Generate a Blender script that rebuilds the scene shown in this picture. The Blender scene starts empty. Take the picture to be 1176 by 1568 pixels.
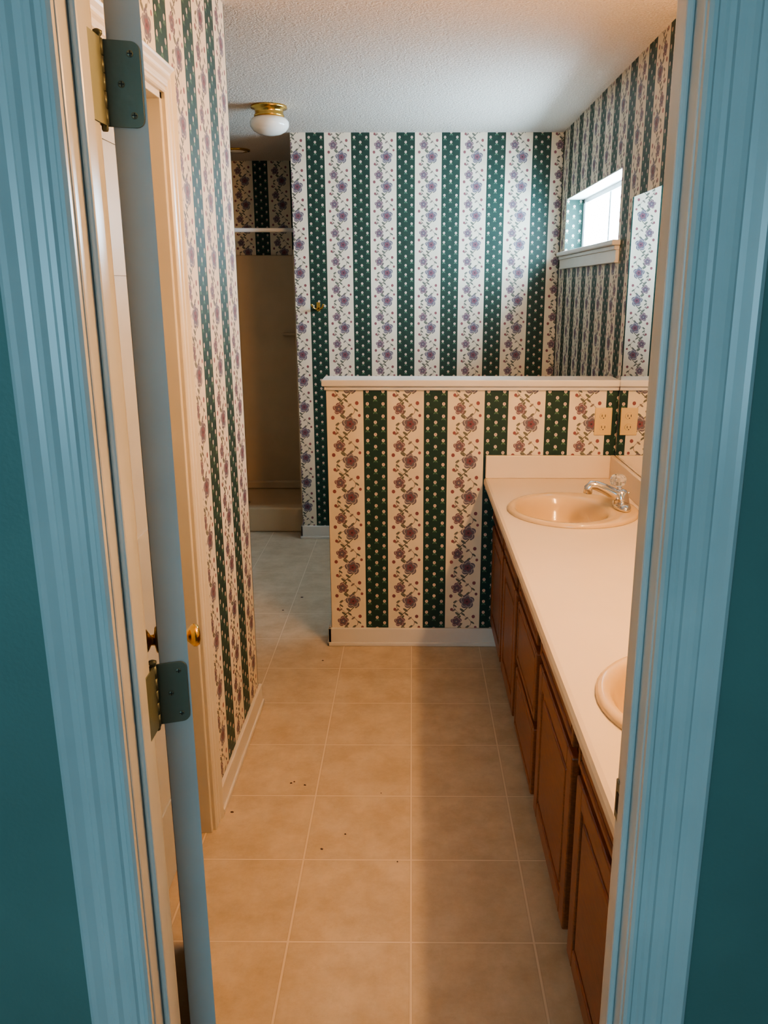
import bpy, bmesh, math, random
from mathutils import Vector, Matrix
random.seed(3)
scene = bpy.context.scene
COL = scene.collection
pi = math.pi
scene.view_settings.look = 'AgX - Medium High Contrast'

# ---------------------------------------------------------------- materials
class NB:
    def __init__(s, name):
        s.mat = bpy.data.materials.new(name); s.mat.use_nodes = True
        s.nt = s.mat.node_tree; s.N = s.nt.nodes; s.L = s.nt.links
        s.N.clear()
        s.out = s.N.new('ShaderNodeOutputMaterial')
        s.b = s.N.new('ShaderNodeBsdfPrincipled')
        s.L.new(s.b.outputs[0], s.out.inputs[0])
    def put(s, sock, v):
        if isinstance(v, bpy.types.NodeSocket): s.L.new(v, sock)
        elif v is not None: sock.default_value = v
    def m(s, op, a, b=None, c=None):
        n = s.N.new('ShaderNodeMath'); n.operation = op
        s.put(n.inputs[0], a); s.put(n.inputs[1], b); s.put(n.inputs[2], c)
        return n.outputs[0]
    def mix(s, f, a, b):
        n = s.N.new('ShaderNodeMixRGB')
        s.put(n.inputs[0], f)
        s.put(n.inputs[1], a if isinstance(a, bpy.types.NodeSocket) else (*a, 1))
        s.put(n.inputs[2], b if isinstance(b, bpy.types.NodeSocket) else (*b, 1))
        return n.outputs[0]
    def comb(s, x, y, z=0.0):
        n = s.N.new('ShaderNodeCombineXYZ')
        s.put(n.inputs[0], x); s.put(n.inputs[1], y); s.put(n.inputs[2], z)
        return n.outputs[0]
    def coord(s):
        tc = s.N.new('ShaderNodeTexCoord')
        sp = s.N.new('ShaderNodeSeparateXYZ'); s.L.new(tc.outputs['Object'], sp.inputs[0])
        return tc.outputs['Object'], sp.outputs
    def noise(s, vec, scale, detail=3, rough=.5, scl=None):
        if scl:
            mp = s.N.new('ShaderNodeMapping'); mp.inputs['Scale'].default_value = scl
            s.L.new(vec, mp.inputs[0]); vec = mp.outputs[0]
        n = s.N.new('ShaderNodeTexNoise'); s.L.new(vec, n.inputs['Vector'])
        n.inputs['Scale'].default_value = scale; n.inputs['Detail'].default_value = detail
        n.inputs['Roughness'].default_value = rough
        return n.outputs[0]
    def ramp(s, v, a, b):
        n = s.N.new('ShaderNodeMapRange'); s.put(n.inputs[0], v)
        n.inputs[1].default_value = a; n.inputs[2].default_value = b
        return n.outputs[0]
    def mapt(s, vec, loc, rot, sc):
        n = s.N.new('ShaderNodeMapping'); n.vector_type = 'TEXTURE'
        s.L.new(vec, n.inputs[0]); n.inputs[1].default_value = (*loc, 0)
        n.inputs[2].default_value = (0, 0, rot); n.inputs[3].default_value = (*sc, 1)
        return n.outputs[0]
    def length(s, vec):
        n = s.N.new('ShaderNodeVectorMath'); n.operation = 'LENGTH'; s.L.new(vec, n.inputs[0])
        return n.outputs['Value']
    def ell(s, vec, loc, rot, sc):
        return s.m('LESS_THAN', s.length(s.mapt(vec, loc, rot, sc)), 1.0)
    def bump(s, h, strength, dist=.01):
        n = s.N.new('ShaderNodeBump'); n.inputs['Strength'].default_value = strength
        n.inputs['Distance'].default_value = dist
        s.L.new(h, n.inputs['Height']); s.L.new(n.outputs[0], s.b.inputs['Normal'])
    def fin(s, col=None, rough=.5, metal=0., spec=None):
        if col is not None:
            s.put(s.b.inputs['Base Color'], col if isinstance(col, bpy.types.NodeSocket) else (*col, 1))
        s.put(s.b.inputs['Roughness'], rough); s.b.inputs['Metallic'].default_value = metal
        if spec is not None: s.b.inputs['Specular IOR Level'].default_value = spec
        return s.mat

def wallpaper(name, axis, offset, period=.26, gw=.106, zoff=0.0):
    n = NB(name)
    vec, xyz = n.coord()
    c = xyz[axis]; z = n.m('ADD', xyz[2], zoff)
    t = n.m('FRACT', n.m('DIVIDE', n.m('SUBTRACT', c, offset), period))
    isg = n.m('LESS_THAN', t, gw/period)
    fx = n.m('SUBTRACT', n.m('MULTIPLY', t, period), (gw+period)/2)
    P = .160
    ph = n.m('FRACT', n.m('DIVIDE', z, P))
    fz = n.m('MULTIPLY', ph, P)
    v = n.comb(fx, fz)
    paper = n.mix(n.ramp(n.noise(vec, 9, 2), .3, .7), (.69, .61, .48), (.76, .68, .55))
    col = paper
    stem = (.11, .115, .085); leaf = (.13, .135, .11); leaf2 = (.21, .17, .15)
    s1 = n.m('MULTIPLY', n.m('SINE', n.m('MULTIPLY', ph, 2*pi)), .030)
    vm = n.m('LESS_THAN', n.m('ABSOLUTE', n.m('SUBTRACT', fx, s1)), .0027)
    col = n.mix(vm, col, stem)
    s2 = n.m('MULTIPLY', n.m('SINE', n.m('MULTIPLY_ADD', ph, 2*pi, pi+.5)), .040)
    vm2 = n.m('LESS_THAN', n.m('ABSOLUTE', n.m('SUBTRACT', fx, s2)), .0014)
    col = n.mix(vm2, col, leaf2)
    lv = []
    for i in range(9):
        zz_ = (i+.5)*P/9; sg = 1 if i % 2 else -1
        lv.append((.030*math.sin(2*pi*zz_/P)+sg*.011, zz_, sg*.75+.1, .0125, .0052))
    for i in range(8):
        zz_ = (i+.45)*P/8; sg = 1 if i % 2 else -1
        lv.append((.040*math.sin(2*pi*zz_/P+pi+.5)+sg*.007, zz_, sg*.9+pi/2, .0100, .0040))
    for (a, b, r, ra, rb) in lv:
        col = n.mix(n.ell(v, (a, b), r, (ra, rb)), col, leaf if (int(b*1000) % 3) else leaf2)
    for (a, b, r) in [(-.052, .076, .0075), (.050, .138, .0075), (-.048, .012, .0065), (.060, .086, .006)]:
        col = n.mix(n.ell(v, (a, b), 0, (r, r*1.1)), col, (.24, .09, .10))
    def flower(col, a, b, R, outer, inner, core):
        mv = n.mapt(v, (a, b), .4, (R, R))
        sp = n.N.new('ShaderNodeSeparateXYZ'); n.L.new(mv, sp.inputs[0])
        ang = n.m('ARCTAN2', sp.outputs[1], sp.outputs[0])
        ln = n.length(mv)
        pet = n.m('MULTIPLY_ADD', n.m('ABSOLUTE', n.m('COSINE', n.m('MULTIPLY', ang, 2.5))), .26, .76)
        col = n.mix(n.m('LESS_THAN', ln, pet), col, outer)
        pet3 = n.m('MULTIPLY_ADD', n.m('ABSOLUTE', n.m('COSINE', n.m('MULTIPLY_ADD', ang, 2.5, .6))), .22, .60)
        ring = n.m('LESS_THAN', n.m('ABSOLUTE', n.m('SUBTRACT', ln, pet3)), .055)
        col = n.mix(ring, col, (.42, .36, .35))
        pet2 = n.m('MULTIPLY_ADD', n.m('ABSOLUTE', n.m('COSINE', n.m('MULTIPLY_ADD', ang, 2.5, 1.2))), .18, .30)
        col = n.mix(n.m('LESS_THAN', ln, pet2), col, inner)
        return n.mix(n.m('LESS_THAN', ln, .14), col, core)
    col = flower(col, .020, .050, .034, (.145, .130, .165), (.19, .08, .105), (.065, .045, .06))
    col = flower(col, -.026, .114, .025, (.18, .105, .13), (.13, .115, .15), (.38, .29, .25))
    gx = n.m('SUBTRACT', n.m('MULTIPLY', t, period), gw/2)
    q = .052
    side = n.m('GREATER_THAN', n.m('ABSOLUTE', gx), gw*.17)
    zz = n.m('MULTIPLY_ADD', side, q/2, z)
    ly = n.m('SUBTRACT', n.m('MULTIPLY', n.m('FRACT', n.m('DIVIDE', zz, q)), q), q/2)
    lx = n.m('SUBTRACT', n.m('ABSOLUTE', gx), n.m('MULTIPLY', side, gw*.33))
    lx = n.m('ADD', n.m('MULTIPLY', side, lx), n.m('MULTIPLY', n.m('SUBTRACT', 1.0, side), gx))
    gv = n.comb(lx, ly)
    green = n.mix(n.noise(vec, 40, 2), (.010, .036, .028), (.017, .053, .041))
    for (a, b, r, ra, rb, cc) in [(0, -.008, 0, .0012, .007, (.08, .17, .11)), (-.005, -.009, .9, .006, .002, (.10, .20, .13)),
                                  (.005, -.009, -.9, .006, .002, (.10, .20, .13)),
                                  (0, .003, 0, .0066, .0072, (.66, .53, .44)), (0, .004, 0, .0020, .0056, (.40, .25, .23))]:
        green = n.mix(n.ell(gv, (a, b), r, (ra, rb)), green, cc)
    col = n.mix(isg, col, green)
    return n.fin(col, .5, spec=.35)

def plain(name, col, rough=.5, metal=0., var=.06, bscale=0, bstr=0, spec=None):
    n = NB(name); vec, _ = n.coord()
    c2 = tuple(max(0, x*(1-var*2)) for x in col)
    cc = n.mix(n.ramp(n.noise(vec, 6, 4), .3, .7), c2, col)
    if bscale: n.bump(n.noise(vec, bscale, 2), bstr, .004)
    return n.fin(cc, rough, metal, spec)

M = {}
M['back'] = wallpaper('paper_back', 0, -.611)
M['half'] = wallpaper('paper_half', 0, -.204, .2545, .100)
M['right'] = wallpaper('paper_right', 1, 5.115-.045)
M['left'] = wallpaper('paper_left', 1, 2.9-.266)
M['shower'] = wallpaper('paper_shower', 0, -1.12)
M['reveal'] = wallpaper('paper_reveal', 0, .857)
M['white'] = plain('white_trim_paint', (.70, .67, .62), .32, var=.04)
M['casing'] = plain('casing_paint', (.66, .67, .65), .26, var=.06, bscale=14, bstr=.06)
M['door'] = plain('door_paint', (.50, .52, .51), .35, var=.05)
M['teal'] = plain('teal_wall_paint', (.185, .265, .230), .5, var=.05, bscale=160, bstr=.1)
M['carpet'] = plain('bedroom_carpet', (.25, .2, .15), .95, var=.2, bscale=300, bstr=.5)
M['surround'] = plain('fiberglass_beige', (.60, .46, .30), .35, var=.05)
M['counter'] = plain('laminate_cream', (.74, .63, .50), .38, var=.02)
M['sink'] = plain('porcelain_bone', (.66, .50, .31), .12, var=.02)
M['chrome'] = plain('chrome', (.75, .75, .76), .12, 1.0, var=.02)
M['brass'] = plain('polished_brass', (.80, .52, .16), .2, 1.0, var=.05)
M['hinge'] = plain('hinge_steel', (.20, .23, .18), .42, .45, var=.1, bscale=80, bstr=.1)
M['ivory'] = plain('ivory_plastic', (.68, .51, .25), .35, var=.02)
M['black'] = plain('dark_slot', (.01, .01, .01), .6, var=0)
M['outside'] = plain('vinyl_window', (.8, .82, .84), .3, var=.02)

n = NB('popcorn_ceiling'); vec, _ = n.coord()
h = n.m('ADD', n.noise(vec, 130, 3, .6), n.m('MULTIPLY', n.noise(vec, 60, 2), .6))
n.bump(h, .85, .010)
M['ceiling'] = n.fin(n.mix(n.ramp(n.noise(vec, 150, 2), .35, .65), (.62, .54, .47), (.78, .70, .62)), .9)

n = NB('vinyl_tile_floor'); vec, xyz = n.coord()
T = .305
tx = n.m('DIVIDE', n.m('ADD', xyz[0], .0), T); ty = n.m('DIVIDE', n.m('SUBTRACT', xyz[1], 1.696), T)
fx = n.m('ABSOLUTE', n.m('SUBTRACT', n.m('FRACT', n.m('ADD', tx, .5)), .5))
fy = n.m('ABSOLUTE', n.m('SUBTRACT', n.m('FRACT', n.m('ADD', ty, .5)), .5))
dm = n.m('MINIMUM', fx, fy)
line = n.m('LESS_THAN', dm, .0085)
edge = n.m('LESS_THAN', dm, .016)
wn = n.N.new('ShaderNodeTexWhiteNoise'); wn.noise_dimensions = '2D'
n.L.new(n.comb(n.m('FLOOR', tx), n.m('FLOOR', ty)), wn.inputs['Vector'])
base = n.mix(n.ramp(n.noise(vec, 8, 7, .7), .36, .64), (.46, .37, .26), (.60, .50, .38))
base = n.mix(n.m('MULTIPLY', wn.outputs['Value'], .12), base, (.42, .33, .24))
base = n.mix(n.m('MULTIPLY', n.ramp(n.noise(vec, 30, 6, .75), .54, .72), .28), base, (.38, .28, .18))
base = n.mix(n.m('MULTIPLY', edge, .3), base, (.38, .29, .20))
base = n.mix(line, base, (.66, .56, .44))
n.bump(n.m('SUBTRACT', n.noise(vec, 22, 4), n.m('MULTIPLY', line, .3)), .12, .004)
M['floor'] = n.fin(base, n.ramp(n.noise(vec, 7, 3), -.4, 1.6), spec=.35)

n = NB('cabinet_oak'); vec, _ = n.coord()
g = n.noise(vec, 22, 6, .6, (4, .7, 8))
g2 = n.noise(vec, 60, 3, .5, (3, .4, 10))
c = n.mix(n.ramp(g, .3, .7), (.15, .046, .016), (.27, .092, .032))
c = n.mix(n.m('MULTIPLY', n.ramp(g2, .5, .75), .5), c, (.08, .028, .011))
M['oak'] = n.fin(c, .33)
M['oakdark'] = plain('cabinet_dark_wood', (.05, .018, .008), .6)  # dark brown wood, shared by toe kick and floor debris
n = NB('mirror_glass'); n.coord(); M['mirror'] = n.fin((.86, .88, .87), .01, 1.0)
n = NB('clear_acrylic'); n.b.inputs['Transmission Weight'].default_value = .9
M['acrylic'] = n.fin((.95, .95, .95), .05)
n = NB('opal_glass'); M['opal'] = n.fin((.85, .82, .76), .12)
n = NB('bulb_glow'); n.b.inputs['Emission Color'].default_value = (1, .54, .22, 1)
n.b.inputs['Emission Strength'].default_value = 420
M['bulb'] = n.fin((1, 1, 1), .3)
mt_ = bpy.data.materials.new('blue_light_filter'); mt_.use_nodes = True; nt = mt_.node_tree; nt.nodes.clear()  # see-through blue tint, added to colour the bedroom daylight
o__ = nt.nodes.new('ShaderNodeOutputMaterial'); tr = nt.nodes.new('ShaderNodeBsdfTransparent'); tr.inputs[0].default_value = (.103, .143, .148, 1)
nt.links.new(tr.outputs[0], o__.inputs[0]); M['light_filter'] = mt_

# ---------------------------------------------------------------- mesh helpers
def finish(me_bm, name, mats, parent=None, smooth=False, bevel=0, seg=2):
    bmesh.ops.recalc_face_normals(me_bm, faces=me_bm.faces)
    me = bpy.data.meshes.new(name); me_bm.to_mesh(me); me_bm.free()
    for m_ in (mats if isinstance(mats, (list, tuple)) else [mats]): me.materials.append(M[m_])
    ob = bpy.data.objects.new(name, me); COL.objects.link(ob)
    if parent: ob.parent = parent
    if smooth:
        for p in me.polygons: p.use_smooth = True
    if bevel:
        md = ob.modifiers.new('Bevel', 'BEVEL'); md.width = bevel; md.segments = seg; md.limit_method = 'ANGLE'
    return ob
def empty(name):
    e = bpy.data.objects.new(name, None); e.empty_display_size = .1; COL.objects.link(e); return e
def addbox(bm, a, b, mi=0, mtx=None):
    vs = []
    for x in (a[0], b[0]):
        for y in (a[1], b[1]):
            for z in (a[2], b[2]):
                p = Vector((x, y, z))
                if mtx: p = mtx @ p
                vs.append(bm.verts.new(p))
    for f in ((0, 1, 3, 2), (4, 6, 7, 5), (0, 4, 5, 1), (2, 3, 7, 6), (0, 2, 6, 4), (1, 5, 7, 3)):
        bm.faces.new([vs[i] for i in f]).material_index = mi
def boxes(name, lst, mat, parent=None, bevel=0, mtx=None, seg=2):
    bm = bmesh.new()
    for it in lst: addbox(bm, it[0], it[1], it[2] if len(it) > 2 else 0, mtx)
    return finish(bm, name, mat, parent, bevel=bevel, seg=seg)
def rings(name, rs, mat, parent=None, close0=False, close1=False, smooth=True, mtx=None, seg=48):
    bm = bmesh.new(); R = []
    for (cx, cy, z, rx, ry) in rs:
        r = []
        for i in range(seg):
            a = 2*pi*i/seg
            p = Vector((cx+rx*math.cos(a), cy+ry*math.sin(a), z))
            if mtx: p = mtx @ p
            r.append(bm.verts.new(p))
        R.append(r)
    for k in range(len(R)-1):
        for i in range(seg):
            j = (i+1) % seg
            bm.faces.new((R[k][i], R[k][j], R[k+1][j], R[k+1][i]))
    if close0: bm.faces.new(R[0])
    if close1: bm.faces.new(R[-1])
    return finish(bm, name, mat, parent, smooth)
def tube(name, pts, rad, mat, parent=None, seg=16):
    bm = bmesh.new(); R = []
    P = [Vector(p) for p in pts]
    if not isinstance(rad, (list, tuple)): rad = [rad]*len(P)
    for k, p in enumerate(P):
        t = (P[min(k+1, len(P)-1)]-P[max(k-1, 0)]).normalized()
        up = Vector((0, 1, 0)) if abs(t.y) < .9 else Vector((1, 0, 0))
        a = t.cross(up).normalized(); b = t.cross(a)
        R.append([bm.verts.new(p+rad[k]*(a*math.cos(2*pi*i/seg)+b*math.sin(2*pi*i/seg))) for i in range(seg)])
    for k in range(len(R)-1):
        for i in range(seg):
            j = (i+1) % seg
            bm.faces.new((R[k][i], R[k][j], R[k+1][j], R[k+1][i]))
    bm.faces.new(R[0]); bm.faces.new(R[-1])
    return finish(bm, name, mat, parent, True)
def casing(name, x0, x1, H, prof, mapf, mat, parent=None, z0=0.0):
    bm = bmesh.new(); rows = []
    for (o, t) in prof:
        rows.append([bm.verts.new(mapf(*p)) for p in ((x0-o, t, z0), (x0-o, t, H+o), (x1+o, t, H+o), (x1+o, t, z0))])
    for k in range(len(rows)-1):
        for i in range(3):
            bm.faces.new((rows[k][i], rows[k][i+1], rows[k+1][i+1], rows[k+1][i]))
    for i in range(3):
        bm.faces.new((rows[-1][i], rows[-1][i+1], rows[0][i+1], rows[0][i]))
    bm.faces.new([r[0] for r in rows]); bm.faces.new([r[3] for r in rows])
    return finish(bm, name, mat, parent)

# ---------------------------------------------------------------- dimensions
CE = 2.42
XR = .865; YB = 5.115; YH = 3.464; XL = -.592; YLE = 2.90
DY0, DY1 = .93, 1.03
JL, JR, JH = -.358, .292, 2.03

boxes('floor', [((-1.87, .93, -.1), (1.0, 6.32, 0))], 'floor')
boxes('floor_bedroom', [((-2.4, -3.1, -.1), (2.4, .93, 0))], 'carpet')
boxes('ceiling', [((-1.87, .98, CE), (1.0, 6.32, CE+.1))], 'ceiling')
boxes('ceiling_bedroom', [((-2.4, -3.1, CE), (2.4, .98, CE+.1))], 'ceiling')

boxes('wall_back', [((-.70, YB, 0), (XR, YB+.11, CE)), ((-.70, YB+.11, 0), (-.59, 6.2, CE))], 'back')
WY0, WY1, WZ0, WZ1 = 3.66, 4.93, 1.755, 2.045
boxes('wall_right', [((XR, DY1, 0), (XR+.14, WY0, CE)), ((XR, WY1, 0), (XR+.14, YB+.11, CE)),
                     ((XR, WY0, 0), (XR+.14, WY1, WZ0)), ((XR, WY0, WZ1), (XR+.14, WY1, CE))], 'right')
CL0, CL1, CLH = 1.33, 2.135, 2.012
boxes('wall_left', [((XL-.1, DY1, 0), (XL, CL0, CE)), ((XL-.1, CL1, 0), (XL, YLE, CE)), ((XL-.1, CL0, CLH), (XL, CL1, CE))], 'left')
boxes('wall_left_return', [((-1.87, YLE-.1, 0), (XL-.1, YLE, CE))], 'shower')
boxes('wall_closet', [((-1.30, DY1, 0), (-1.2, YLE-.1, CE))], 'white')
boxes('wall_far_left', [((-1.87, YLE, 0), (-1.75, 6.32, CE))], 'right')
boxes('wall_shower', [((-1.75, 6.20, 0), (-.59, 6.32, CE))], 'shower')
boxes('wall_half', [((-.36, YH, 0), (XR, YH+.115, 1.165))], 'half')
boxes('trim_half_wall_cap', [((-.376, YH-.026, 1.170), (XR-.001, YH+.141, 1.197)), ((-.368, YH-.012, 1.152), (XR-.001, YH, 1.170)),
                             ((-.368, YH-.012, 1.152), (-.36, YH+.127, 1.170))], 'white', bevel=.005)
def wall_with_door(name, y0, y1, xa, xb, mat):
    boxes(name, [((xa, y0, 0), (JL-.02, y1, CE)), ((JR+.02, y0, 0), (xb, y1, CE)), ((JL-.02, y0, JH+.02), (JR+.02, y1, CE))], mat)
wall_with_door('wall_front', .98, DY1, -1.87, 1.0, 'half')
wall_with_door('wall_bedroom_front', DY0, .98, -2.4, 2.4, 'teal')
boxes('wall_bedroom_left', [((-2.4, -3.0, 0), (-2.3, DY0, CE))], 'teal')
boxes('wall_bedroom_right', [((2.3, -3.0, 0), (2.4, DY0, CE))], 'teal')
BW = (-1.7, .1, .8, 2.1)
boxes('wall_bedroom_back', [((-2.4, -3.1, 0), (BW[0], -3.0, CE)), ((BW[1], -3.1, 0), (2.4, -3.0, CE)),
                            ((BW[0], -3.1, 0), (BW[1], -3.0, BW[2])), ((BW[0], -3.1, BW[3]), (BW[1], -3.0, CE))], 'teal')
w2 = empty('window_2')
boxes('frame', [((BW[0], -3.08, BW[2]), (BW[0]+.05, -3.03, BW[3])), ((BW[1]-.05, -3.08, BW[2]), (BW[1], -3.03, BW[3])),
                   ((BW[0], -3.08, BW[2]), (BW[1], -3.03, BW[2]+.05)), ((BW[0], -3.08, BW[3]-.05), (BW[1], -3.03, BW[3])),
                   ((BW[0], -3.08, 1.43), (BW[1], -3.03, 1.47))], 'outside', w2, bevel=.004)
bm = bmesh.new(); bm.faces.new([bm.verts.new(p) for p in ((BW[0], -3.02, BW[2]), (BW[1], -3.02, BW[2]), (BW[1], -3.02, BW[3]), (BW[0], -3.02, BW[3]))])
finish(bm, 'added_tint_sheet', 'light_filter', w2)  # unseen sheet added over the opening to tint and dim incoming daylight

w = empty('window_1')
xo = XR+.095
boxes('frame', [((xo, WY0, WZ0), (xo+.035, WY0+.03, WZ1)), ((xo, WY1-.03, WZ0), (xo+.035, WY1, WZ1)),
                ((xo, WY0, WZ0), (xo+.035, WY1, WZ0+.028)), ((xo, WY0, WZ1-.028), (xo+.035, WY1, WZ1)),
                ((xo+.005, 4.28, WZ0), (xo+.03, 4.31, WZ1)), ((xo-.004, WY1-.075, WZ0+.02), (xo+.02, WY1-.055, WZ1-.02))], 'outside', w, bevel=.003)
boxes('reveal_lining', [((XR+.001, WY1-.004, WZ0), (xo, WY1, WZ1))], 'reveal', w)
boxes('reveal_head', [((XR+.001, WY0, WZ1-.005), (xo, WY1, WZ1)), ((XR+.001, WY0, WZ0), (xo, WY0+.004, WZ1))], 'white', w)
boxes('stool', [((XR-.035, WY0-.05, WZ0-.018), (xo, WY1+.06, WZ0+.004))], 'white', w, bevel=.005)
boxes('apron', [((XR-.014, WY0-.035, WZ0-.085), (XR, WY1+.045, WZ0-.018)), ((XR-.022, WY0-.04, WZ0-.036), (XR, WY1+.05, WZ0-.018)),
                ((XR-.018, WY0-.035, WZ0-.088), (XR, WY1+.045, WZ0-.078))], 'white', w, bevel=.003)

boxes('baseboard_half', [((-.375, YH-.014, 0), (.40, YH, .085)), ((-.38, YH-.019, 0), (.40, YH-.010, .018)),
                         ((-.375, YH-.014, 0), (-.36, YH+.115, .085)), ((-.38, YH-.019, 0), (-.370, YH+.115, .018))], 'white', bevel=.003)
boxes('baseboard_left', [((XL, 2.205, 0), (XL+.013, YLE+.013, .085)), ((XL+.008, 2.205, 0), (XL+.019, YLE+.019, .018)),
                         ((XL-.6, YLE, 0), (XL, YLE+.013, .085))], 'white', bevel=.003)
boxes('baseboard_back', [((-.713, YB-.014, 0), (XR, YB, .085)), ((-.718, YB-.019, 0), (XR, YB-.010, .018)),
                         ((-.713, YB-.014, 0), (-.70, YB+.11, .085))], 'white', bevel=.003)

# ---------------------------------------------------------------- doorway trim
prof = [(-.004, 0), (-.004, .008), (0, .011), (.004, .011), (.007, .007), (.013, .007), (.016, .010), (.022, .011), (.026, .0085), (.034, .0095),
        (.040, .013), (.046, .013), (.049, .0105), (.056, .012), (.066, .017), (.072, .019), (.077, .016), (.080, .010), (.080, 0)]
casing('trim_1', JL-.006, JR+.006, JH+.006, prof, lambda x, t, z: (x, DY0-t, z), 'casing')
casing('trim_2', JL-.006, JR+.006, JH+.006, prof, lambda x, t, z: (x, DY1+t*.7, z), 'white')
boxes('trim_3', [((JL-.02, DY0, 0), (JL, DY1, JH)), ((JR, DY0, 0), (JR+.02, DY1, JH)), ((JL-.02, DY0, JH), (JR+.02, DY1, JH+.02)),
                 ((JL, .960, 0), (JL+.009, .990, JH)), ((JR-.009, .960, 0), (JR, .990, JH)), ((JL, .960, JH-.011), (JR, .990, JH))], 'casing', bevel=.003)
casing('trim_4', CL0, CL1, CLH, [(a*.84, b) for a, b in prof], lambda y, t, z: (XL+t, y, z), 'white')
boxes('trim_5', [((XL-.1, CL0, 0), (XL, CL0+.018, CLH)), ((XL-.1, CL1-.018, 0), (XL, CL1, CLH)), ((XL-.1, CL0, CLH-.018), (XL, CL1, CLH))], 'white', bevel=.002)
sp_ = boxes('strike_plate', [((JR-.003, .995, .84), (JR-.0005, 1.026, .90)), ((JR-.004, 1.004, .855), (JR-.002, 1.018, .885), 1)], ['hinge', 'black'], bevel=.001)

def panel_door(name, Wd, H, T_, mat, parent, mtx):
    bm = bmesh.new()
    addbox(bm, (0, .004, 0), (Wd, T_-.004, H), 0, mtx)
    st = .11; mid = Wd/2
    for y0, y1 in ((0, .004), (T_-.004, T_)):
        for a, b in (((0, y0, 0), (st, y1, H)), ((Wd-st, y0, 0), (Wd, y1, H)), ((mid-.05, y0, 0), (mid+.05, y1, H)),
                     ((st, y0, 0), (Wd-st, y1, .22)), ((st, y0, .78), (Wd-st, y1, .98)), ((st, y0, 1.58), (Wd-st, y1, 1.68)), ((st, y0, H-.12), (Wd-st, y1, H))):
            addbox(bm, a, b, 0, mtx)
    return finish(bm, name, mat, parent)
d1 = empty('door_1')
ang = math.radians(18.5)
dirv = Vector((-math.sin(ang), math.cos(ang), 0)); thk = Vector((math.cos(ang), math.sin(ang), 0))
C = Vector((-.315, 1.070, 0)); TH = .039
Lc = C - thk*TH
mt = Matrix(((dirv.x, thk.x, 0, Lc.x), (dirv.y, thk.y, 0, Lc.y), (0, 0, 1, .012), (0, 0, 0, 1)))
panel_door('slab', .655, 2.005, TH, 'door', d1, mt)
def hinge(zc, k):
    E = Matrix(((thk.x, -dirv.x, 0, Lc.x), (thk.y, -dirv.y, 0, Lc.y), (0, 0, 1, zc), (0, 0, 0, 1)))
    hh = .0465; w_ = .0355; r = .010
    bm = bmesh.new(); pts = [(-.008, -hh), (w_-r, -hh)]
    for i in range(1, 7):
        a = -pi/2+i*pi/12; pts.append((w_-r+r*math.cos(a), -hh+r+r*math.sin(a)))
    pts.append((w_, hh-r))
    for i in range(1, 7):
        a = i*pi/12; pts.append((w_-r+r*math.cos(a), hh-r+r*math.sin(a)))
    pts.append((-.008, hh))
    f0 = [bm.verts.new(E @ Vector((x, .0002, z))) for x, z in pts]; f1 = [bm.verts.new(E @ Vector((x, .0026, z))) for x, z in pts]
    bm.faces.new(f0); bm.faces.new(f1)
    for i in range(len(pts)):
        j = (i+1) % len(pts); bm.faces.new((f0[i], f0[j], f1[j], f1[i]))
    finish(bm, f'hinge_leaf_{k}', 'hinge', d1, bevel=.0006)
    for i, (sx, sz) in enumerate(((.024, .033), (.012, 0), (.024, -.033))):
        c0 = E @ Vector((sx, .0022, sz)); c1 = E @ Vector((sx, .0036, sz))
        tube(f'hinge_screw_{k}_{i}', [c0, c1], [.0042, .0034], 'hinge', d1)
        boxes(f'screw_slot_{k}_{i}', [((-.003, .0034, -.0005), (.003, .0039, .0005)), ((-.0005, .0034, -.003), (.0005, .0039, .003))], 'black', d1,
              mtx=E @ Matrix.Translation((sx, 0, sz)))
    kx, ky = -.010, .006
    for i in range(5):
        za = -hh+i*.0186+.0006; zb = za+.0174
        tube(f'hinge_knuckle_{k}_{i}', [E @ Vector((kx, ky, za)), E @ Vector((kx, ky, zb))], .0052, 'hinge', d1)
    tube(f'hinge_pin_{k}', [E @ Vector((kx, ky, z)) for z in (-hh-.006, -hh-.004, hh+.001, hh+.004, hh+.007, hh+.009)], [.003, .004, .0035, .0058, .0058, .002], 'hinge', d1)
    boxes(f'hinge_jamb_leaf_{k}', [((JL, 1.000, zc-hh), (JL+.002, 1.046, zc+hh))], 'hinge', d1)
for k, zc in enumerate((1.795, 1.012, .245)): hinge(zc, k)
kc = Lc + dirv*.595; zk = .843
for nm, sgn, base in (('knob', 1, kc+thk*TH), ('knob_back', -1, kc)):
    pr = [(0, .028), (.004, .028), (.007, .025), (.010, .012), (.022, .011), (.028, .018), (.034, .024), (.041, .025), (.047, .021), (.050, .010), (.0505, .001)]
    if sgn < 0: pr = [(a*.6, b) for a, b in pr]
    tube(nm, [Vector((base.x, base.y, zk))+thk*sgn*a for a, _ in pr], [b for _, b in pr], 'brass', d1, seg=28)
d2 = empty('door_2')
mt2 = Matrix(((0, -1, 0, XL-.055), (1, 0, 0, CL0+.02), (0, 0, 1, .012), (0, 0, 0, 1)))
panel_door('slab', CL1-CL0-.04, 1.975, .035, 'door', d2, mt2)
tube('knob', [(XL-.055+a, CL0+.08, .92) for a in (0, .004, .008, .024, .034, .044, .052)], [.027, .026, .011, .011, .022, .023, .006], 'brass', d2, seg=24)

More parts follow.
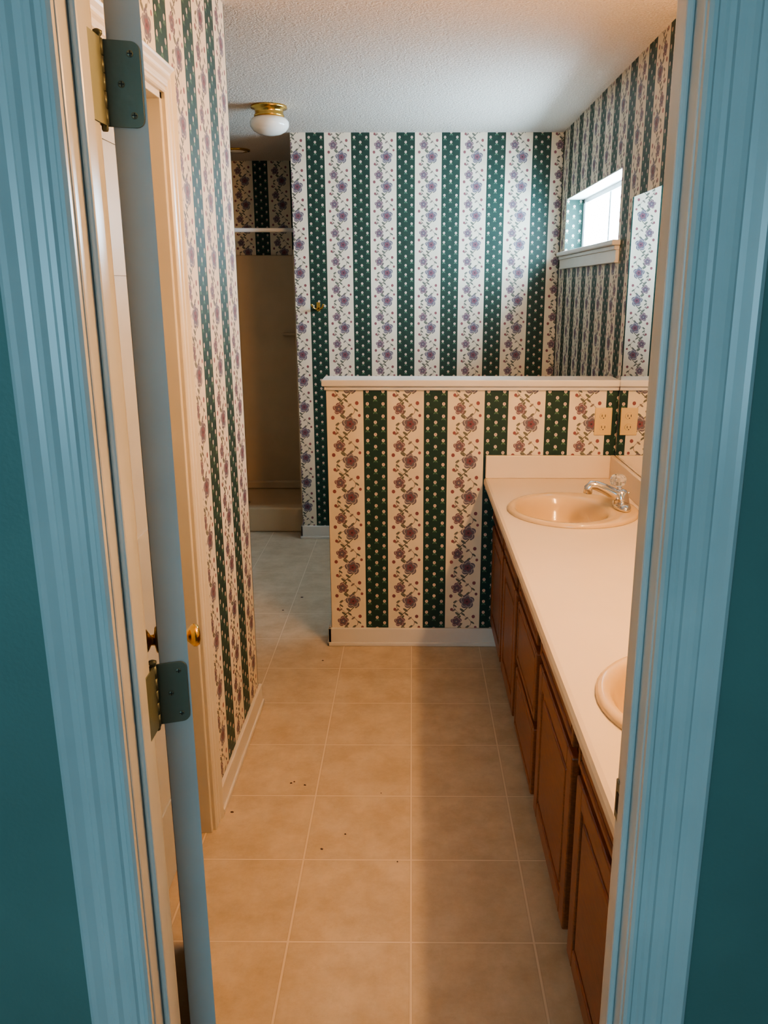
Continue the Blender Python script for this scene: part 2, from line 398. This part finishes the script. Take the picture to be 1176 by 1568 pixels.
# ---------------------------------------------------------------- vanity
v = empty('bathroom_vanity')
CX = .31; CZ = .78; FX = .372; VY0, VY1 = DY1+.02, YH-.002
def sinkpos(): return [(.586, 2.915), (.601, 1.465)]
bm = bmesh.new()
cp = [(CX+.012, CZ-.040), (CX+.003, CZ-.036), (CX, CZ-.028), (CX, CZ-.012), (CX+.004, CZ-.003), (CX+.013, CZ), (XR-.002, CZ), (XR-.002, CZ-.035), (CX+.05, CZ-.035), (CX+.05, CZ-.040)]
a_ = [bm.verts.new((x, VY0, z)) for x, z in cp]; b_ = [bm.verts.new((x, VY1, z)) for x, z in cp]
bm.faces.new(a_); bm.faces.new(b_)
for i in range(len(cp)):
    j = (i+1) % len(cp); bm.faces.new((a_[i], a_[j], b_[j], b_[i]))
top = finish(bm, 'countertop', 'counter', v)
cuts = []
for (sx, sy) in sinkpos():
    c_ = rings('cut', [(sx-.005, sy, CZ-.1, .205, .205), (sx-.005, sy, CZ+.1, .205, .205)], 'counter', None, True, True)
    md = top.modifiers.new('b', 'BOOLEAN'); md.operation = 'DIFFERENCE'; md.object = c_; md.solver = 'EXACT'; cuts.append(c_)
dg = bpy.context.evaluated_depsgraph_get()
nm_ = bpy.data.meshes.new_from_object(top.evaluated_get(dg)); top.modifiers.clear(); top.data = nm_
for c_ in cuts: bpy.data.objects.remove(c_, do_unlink=True)
boxes('backsplash', [((XR-.022, VY0, CZ), (XR-.002, VY1, CZ+.098)), ((CX+.005, VY1-.020, CZ), (XR-.022, VY1, CZ+.098))], 'counter', v, bevel=.003)
boxes('face_frame', [((FX, VY0, .10), (FX+.02, VY1, CZ-.035)), ((FX, VY1-.02, .10), (XR-.005, VY1, CZ-.18)), ((FX+.02, VY0, .10), (XR-.005, VY1, .12)),
                     ((FX+.02, VY0, .12), (XR-.005, VY0+.015, .6))], 'oak', v)
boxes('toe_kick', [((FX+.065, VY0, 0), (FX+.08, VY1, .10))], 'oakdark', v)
def cab(name, y0, y1, z0, z1, drawer=False):
    x0, x1 = FX-.022, FX-.001
    fr = .018 if drawer else .052
    bm = bmesh.new()
    addbox(bm, (x0+.006, y0+.004, z0+.004), (x1, y1-.004, z1-.004))
    for a, b in (((x0, y0, z0), (x1, y0+fr, z1)), ((x0, y1-fr, z0), (x1, y1, z1)), ((x0, y0+fr, z0), (x1, y1-fr, z0+fr)), ((x0, y0+fr, z1-fr), (x1, y1-fr, z1))):
        addbox(bm, a, b)
    if not drawer: addbox(bm, (x0+.001, y0+fr+.018, z0+fr+.018), (x1, y1-fr-.018, z1-fr-.018))
    else: addbox(bm, (x0+.001, y0+fr+.008, z0+fr+.008), (x1, y1-fr-.008, z1-fr-.008))
    finish(bm, name, 'oak', v, bevel=.004)
secs = [(3.43, 3.02, 'd'), (2.98, 2.59, 'd'), (2.54, 2.13, 'w'), (2.07, 1.60, 'd'), (1.54, 1.09, 'd')]
for i, (y1, y0, k) in enumerate(secs):
    cab(f'drawer_front_{i}', y0, y1, .600, .728, True)
    if k == 'd': cab(f'cabinet_door_{i}', y0, y1, .125, .575)
    else:
        for j, (za, zb) in enumerate(((.365, .575), (.125, .340))): cab(f'drawer_{j}', y0, y1, za, zb, True)

def make_sink(sx, sy):
    s = empty('sink')
    bx = sx-.038
    rs = [(sx, sy, CZ+.001, .236, .236), (sx, sy, CZ+.008, .236, .236), (sx, sy, CZ+.013, .231, .231), (sx, sy, CZ+.014, .222, .224),
          (bx+.012, sy, CZ+.012, .186, .200), (bx+.003, sy, CZ+.007, .172, .190), (bx, sy, CZ-.004, .162, .182), (bx, sy, CZ-.03, .152, .172),
          (bx, sy, CZ-.075, .135, .152), (bx+.003, sy, CZ-.110, .105, .118), (bx+.01, sy, CZ-.128, .06, .065), (bx+.012, sy, CZ-.132, .024, .024), (bx+.012, sy, CZ-.15, .022, .022)]
    rings('bowl', rs, 'sink', s, False, True)
    rings('drain', [(bx+.012, sy, CZ-.1315, .024, .024), (bx+.012, sy, CZ-.129, .021, .021), (bx+.012, sy, CZ-.132, .014, .014)], 'chrome', s, False, True)
    tube('overflow', [(bx-.150, sy, CZ-.045), (bx-.146, sy, CZ-.045)], .009, 'black', s)
    f = empty('faucet')
    fx_ = sx+.178; z0 = CZ+.0142
    rings('base_plate', [(fx_, sy, z0, .030, .075), (fx_, sy, z0+.010, .029, .074), (fx_, sy, z0+.018, .024, .066), (fx_, sy, z0+.021, .013, .05)], 'chrome', f, True, True)
    rings('body', [(fx_, sy, z0+.008, .029, .030), (fx_-.002, sy, z0+.035, .026, .027), (fx_-.004, sy, z0+.055, .024, .024), (fx_-.004, sy, z0+.064, .018, .018), (fx_-.004, sy, z0+.068, .006, .006)], 'chrome', f, True, True)
    tube('spout', [(fx_+.004, sy, z0+.030), (fx_-.03, sy, z0+.050), (fx_-.065, sy, z0+.068), (fx_-.095, sy, z0+.080), (fx_-.114, sy, z0+.082), (fx_-.124, sy, z0+.072), (fx_-.126, sy, z0+.052)],
         [.023, .021, .019, .0175, .0165, .016, .016], 'chrome', f, 20)
    tube('handle_stem', [(fx_-.004, sy, z0+.06), (fx_-.016, sy, z0+.080)], .008, 'chrome', f)
    kb = Matrix.Translation((fx_-.018, sy, z0+.078))
    bm = bmesh.new(); seg = 32; R = []
    for (zz, r) in ((0, .012), (.006, .024), (.022, .029), (.036, .026), (.042, .016)):
        R.append([bm.verts.new(kb @ Vector(((r*(1+.08*math.cos(8*2*pi*i/seg)))*math.cos(2*pi*i/seg), (r*(1+.08*math.cos(8*2*pi*i/seg)))*math.sin(2*pi*i/seg), zz))) for i in range(seg)])
    for k in range(len(R)-1):
        for i in range(seg):
            j = (i+1) % seg; bm.faces.new((R[k][i], R[k][j], R[k+1][j], R[k+1][i]))
    bm.faces.new(R[0]); bm.faces.new(R[-1])
    finish(bm, 'acrylic_knob', 'acrylic', f, False)
    tube('lift_rod', [(fx_+.022, sy, z0+.01), (fx_+.022, sy, z0+.05), (fx_+.022, sy, z0+.056)], [.003, .003, .006], 'chrome', f)
for p in sinkpos(): make_sink(*p)

boxes('wall_mirror', [((XR-.006, 1.10, CZ+.101), (XR-.0005, YH-.035, 1.905))], 'mirror')

o = empty('power_outlet')
ox, oz = .805, 1.022
boxes('plate', [((ox-.036, YH-.006, oz-.058), (ox+.036, YH-.0003, oz+.058))], 'ivory', o, bevel=.0025)
for k, dz in enumerate((.024, -.024)):
    rings(f'receptacle_{k}', [(0, 0, 0, .017, .0145), (0, 0, .003, .0165, .014)], 'ivory', o, True, True, False,
          Matrix.Translation((ox, YH-.006, oz+dz)) @ Matrix.Rotation(pi/2, 4, 'X'), 24)
    boxes(f'slots_{k}', [((ox-.008, YH-.0096, oz+dz-.004), (ox-.0055, YH-.0088, oz+dz+.006)), ((ox+.0055, YH-.0096, oz+dz-.004), (ox+.008, YH-.0088, oz+dz+.006)),
                         ((ox-.002, YH-.0096, oz+dz-.011), (ox+.002, YH-.0088, oz+dz-.007))], 'black', o)

hk = empty('robe_hook')
hx, hz = -.563, 1.455
boxes('plate', [((hx-.011, YB-.005, hz-.026), (hx+.011, YB-.0005, hz+.026))], 'brass', hk, bevel=.002)
for sg, nm in ((-1, 'prong_1'), (1, 'prong_2')):
    tube(nm, [(hx, YB-.006, hz-.008), (hx+sg*.012, YB-.03, hz-.014), (hx+sg*.026, YB-.042, hz-.006), (hx+sg*.034, YB-.045, hz+.010), (hx+sg*.035, YB-.045, hz+.016)], [.005, .005, .005, .006, .008], 'brass', hk)

cl = empty('ceiling_light')
lx, ly_ = -.70, 4.40
rings('canopy', [(lx, ly_, CE-.0005, .088, .088), (lx, ly_, CE-.012, .088, .088), (lx, ly_, CE-.018, .070, .070), (lx, ly_, CE-.036, .068, .068), (lx, ly_, CE-.042, .074, .074), (lx, ly_, CE-.05, .072, .072)], 'brass', cl, True, True)
rings('globe', [(lx, ly_, CE-.05, .066, .066), (lx, ly_, CE-.058, .085, .085), (lx, ly_, CE-.072, .095, .095), (lx, ly_, CE-.092, .094, .094), (lx, ly_, CE-.112, .080, .080), (lx, ly_, CE-.126, .054, .054), (lx, ly_, CE-.133, .022, .022), (lx, ly_, CE-.134, .004, .004)], 'opal', cl, True, True)
rl = empty('recessed_shower_light')
rx_, ry_ = -1.13, 5.72
rings('trim_ring', [(rx_, ry_, CE-.0005, .088, .088), (rx_, ry_, CE-.008, .086, .086), (rx_, ry_, CE-.012, .065, .065), (rx_, ry_, CE-.008, .058, .058)], 'brass', rl, True, True)
rings('lens', [(rx_, ry_, CE-.009, .058, .058), (rx_, ry_, CE-.016, .04, .04), (rx_, ry_, CE-.018, .01, .01)], 'opal', rl, True, True)

sh = empty('shower_stall')
SX0, SX1, SY0, SY1 = -1.748, -.702, 5.25, 6.198
boxes('back_panel', [((SX0, SY1-.025, .10), (SX1, SY1, 1.79))], 'surround', sh, bevel=.006)
boxes('left_panel', [((SX0, SY0, .10), (SX0+.025, SY1, 1.79))], 'surround', sh, bevel=.006)
boxes('right_panel', [((SX1-.025, SY0, .10), (SX1, SY1, 1.79))], 'surround', sh, bevel=.006)
boxes('pan', [((SX0, SY0+.02, 0), (SX1, SY1, .08)), ((SX0, SY0, 0), (SX1, SY0+.09, .165)), ((SX0, SY1-.06, .08), (SX1, SY1-.02, .14))], 'surround', sh, bevel=.012, seg=3)
boxes('soap_ledge', [((SX1-.24, SY1-.075, 1.23), (SX1-.02, SY1-.02, 1.245))], 'surround', sh, bevel=.005)
rings('drain', [(-1.2, 5.72, .0805, .045, .045), (-1.2, 5.72, .084, .043, .043), (-1.2, 5.72, .082, .02, .02)], 'chrome', sh, False, True)
rod = empty('shower_curtain_rod')
tube('rod', [(SX0, 5.32, 1.905), (SX1, 5.32, 1.905)], .0125, 'outside', rod)
for nm, xa, xb in (('flange_1', SX0, SX0+.015), ('flange_2', SX1-.015, SX1)):
    tube(nm, [(xa, 5.32, 1.905), (xb, 5.32, 1.905)], .028, 'outside', rod)

vl = empty('vanity_light')
boxes('bar', [((XR-.03, 1.42, 1.975), (XR-.0005, 2.18, 2.085))], 'brass', vl, bevel=.006)
for i in range(4):
    yy = 1.53+i*.18
    tube(f'socket_{i}', [(XR-.03, yy, 2.03), (XR-.055, yy, 2.03)], .02, 'brass', vl)
    bm = bmesh.new(); bmesh.ops.create_uvsphere(bm, u_segments=24, v_segments=14, radius=.038, matrix=Matrix.Translation((XR-.09, yy, 2.03)))
    finish(bm, f'bulb_{i}', 'bulb', vl, True)

bm = bmesh.new()
def fl(px, py):
    d = 2053/(py-440); return (px-631)*d/1265, (d-.41)/.965
for (px, py, s_) in [(494, 1301, .005), (447, 1200, .004), (468, 1203, .004), (530, 1278, .003), (463, 915, .009), (495, 1012, .005), (610, 1320, .002),
                     (452, 1198, .003), (356, 1245, .006), (434, 935, .005), (585, 1215, .002)]:
    X, Y = fl(px, py); nv = 6; a0 = random.random()*6
    lo = [bm.verts.new((X+s_*random.uniform(.5, 1)*math.cos(a0+i*2*pi/nv)*1.4, Y+s_*random.uniform(.4, 1)*math.sin(a0+i*2*pi/nv), .0003)) for i in range(nv)]
    hi = bm.verts.new((X, Y, .004))
    bm.faces.new(lo)
    for i in range(nv): bm.faces.new((lo[i], lo[(i+1) % nv], hi))
finish(bm, 'floor_debris', 'oakdark')

# ---------------------------------------------------------------- light
wd = bpy.data.worlds.new('World'); scene.world = wd; wd.use_nodes = True
bg = wd.node_tree.nodes['Background']; bg.inputs[0].default_value = (.55, .80, 1.0, 1); bg.inputs[1].default_value = 68
def portal(name, loc, rot, sx, sy):
    l = bpy.data.lights.new(name, 'AREA'); l.shape = 'RECTANGLE'; l.size = sx; l.size_y = sy
    l.cycles.is_portal = True
    o_ = bpy.data.objects.new(name, l); o_.location = loc; o_.rotation_euler = rot; COL.objects.link(o_)
portal('window_portal', (XR+.14, (WY0+WY1)/2, (WZ0+WZ1)/2), (0, pi/2, 0), WZ1-WZ0, WY1-WY0)
portal('bedroom_window_portal', ((BW[0]+BW[1])/2, -3.1, (BW[2]+BW[3])/2), (pi/2, 0, 0), BW[1]-BW[0], BW[3]-BW[2])

# ---------------------------------------------------------------- camera
cam = bpy.data.cameras.new('camera'); co = bpy.data.objects.new('camera', cam); COL.objects.link(co)
cam.sensor_fit = 'VERTICAL'; cam.sensor_height = 32; cam.lens = 32*1265/1568
yaw = math.radians(.4); th = math.radians(15.2)
co.location = (0, 0, 1.566); co.rotation_euler = (pi/2-th, 0, yaw)
cam.shift_x = -(43-1265*math.tan(yaw)/math.cos(th))/1568
cam.clip_start = .01
scene.camera = co
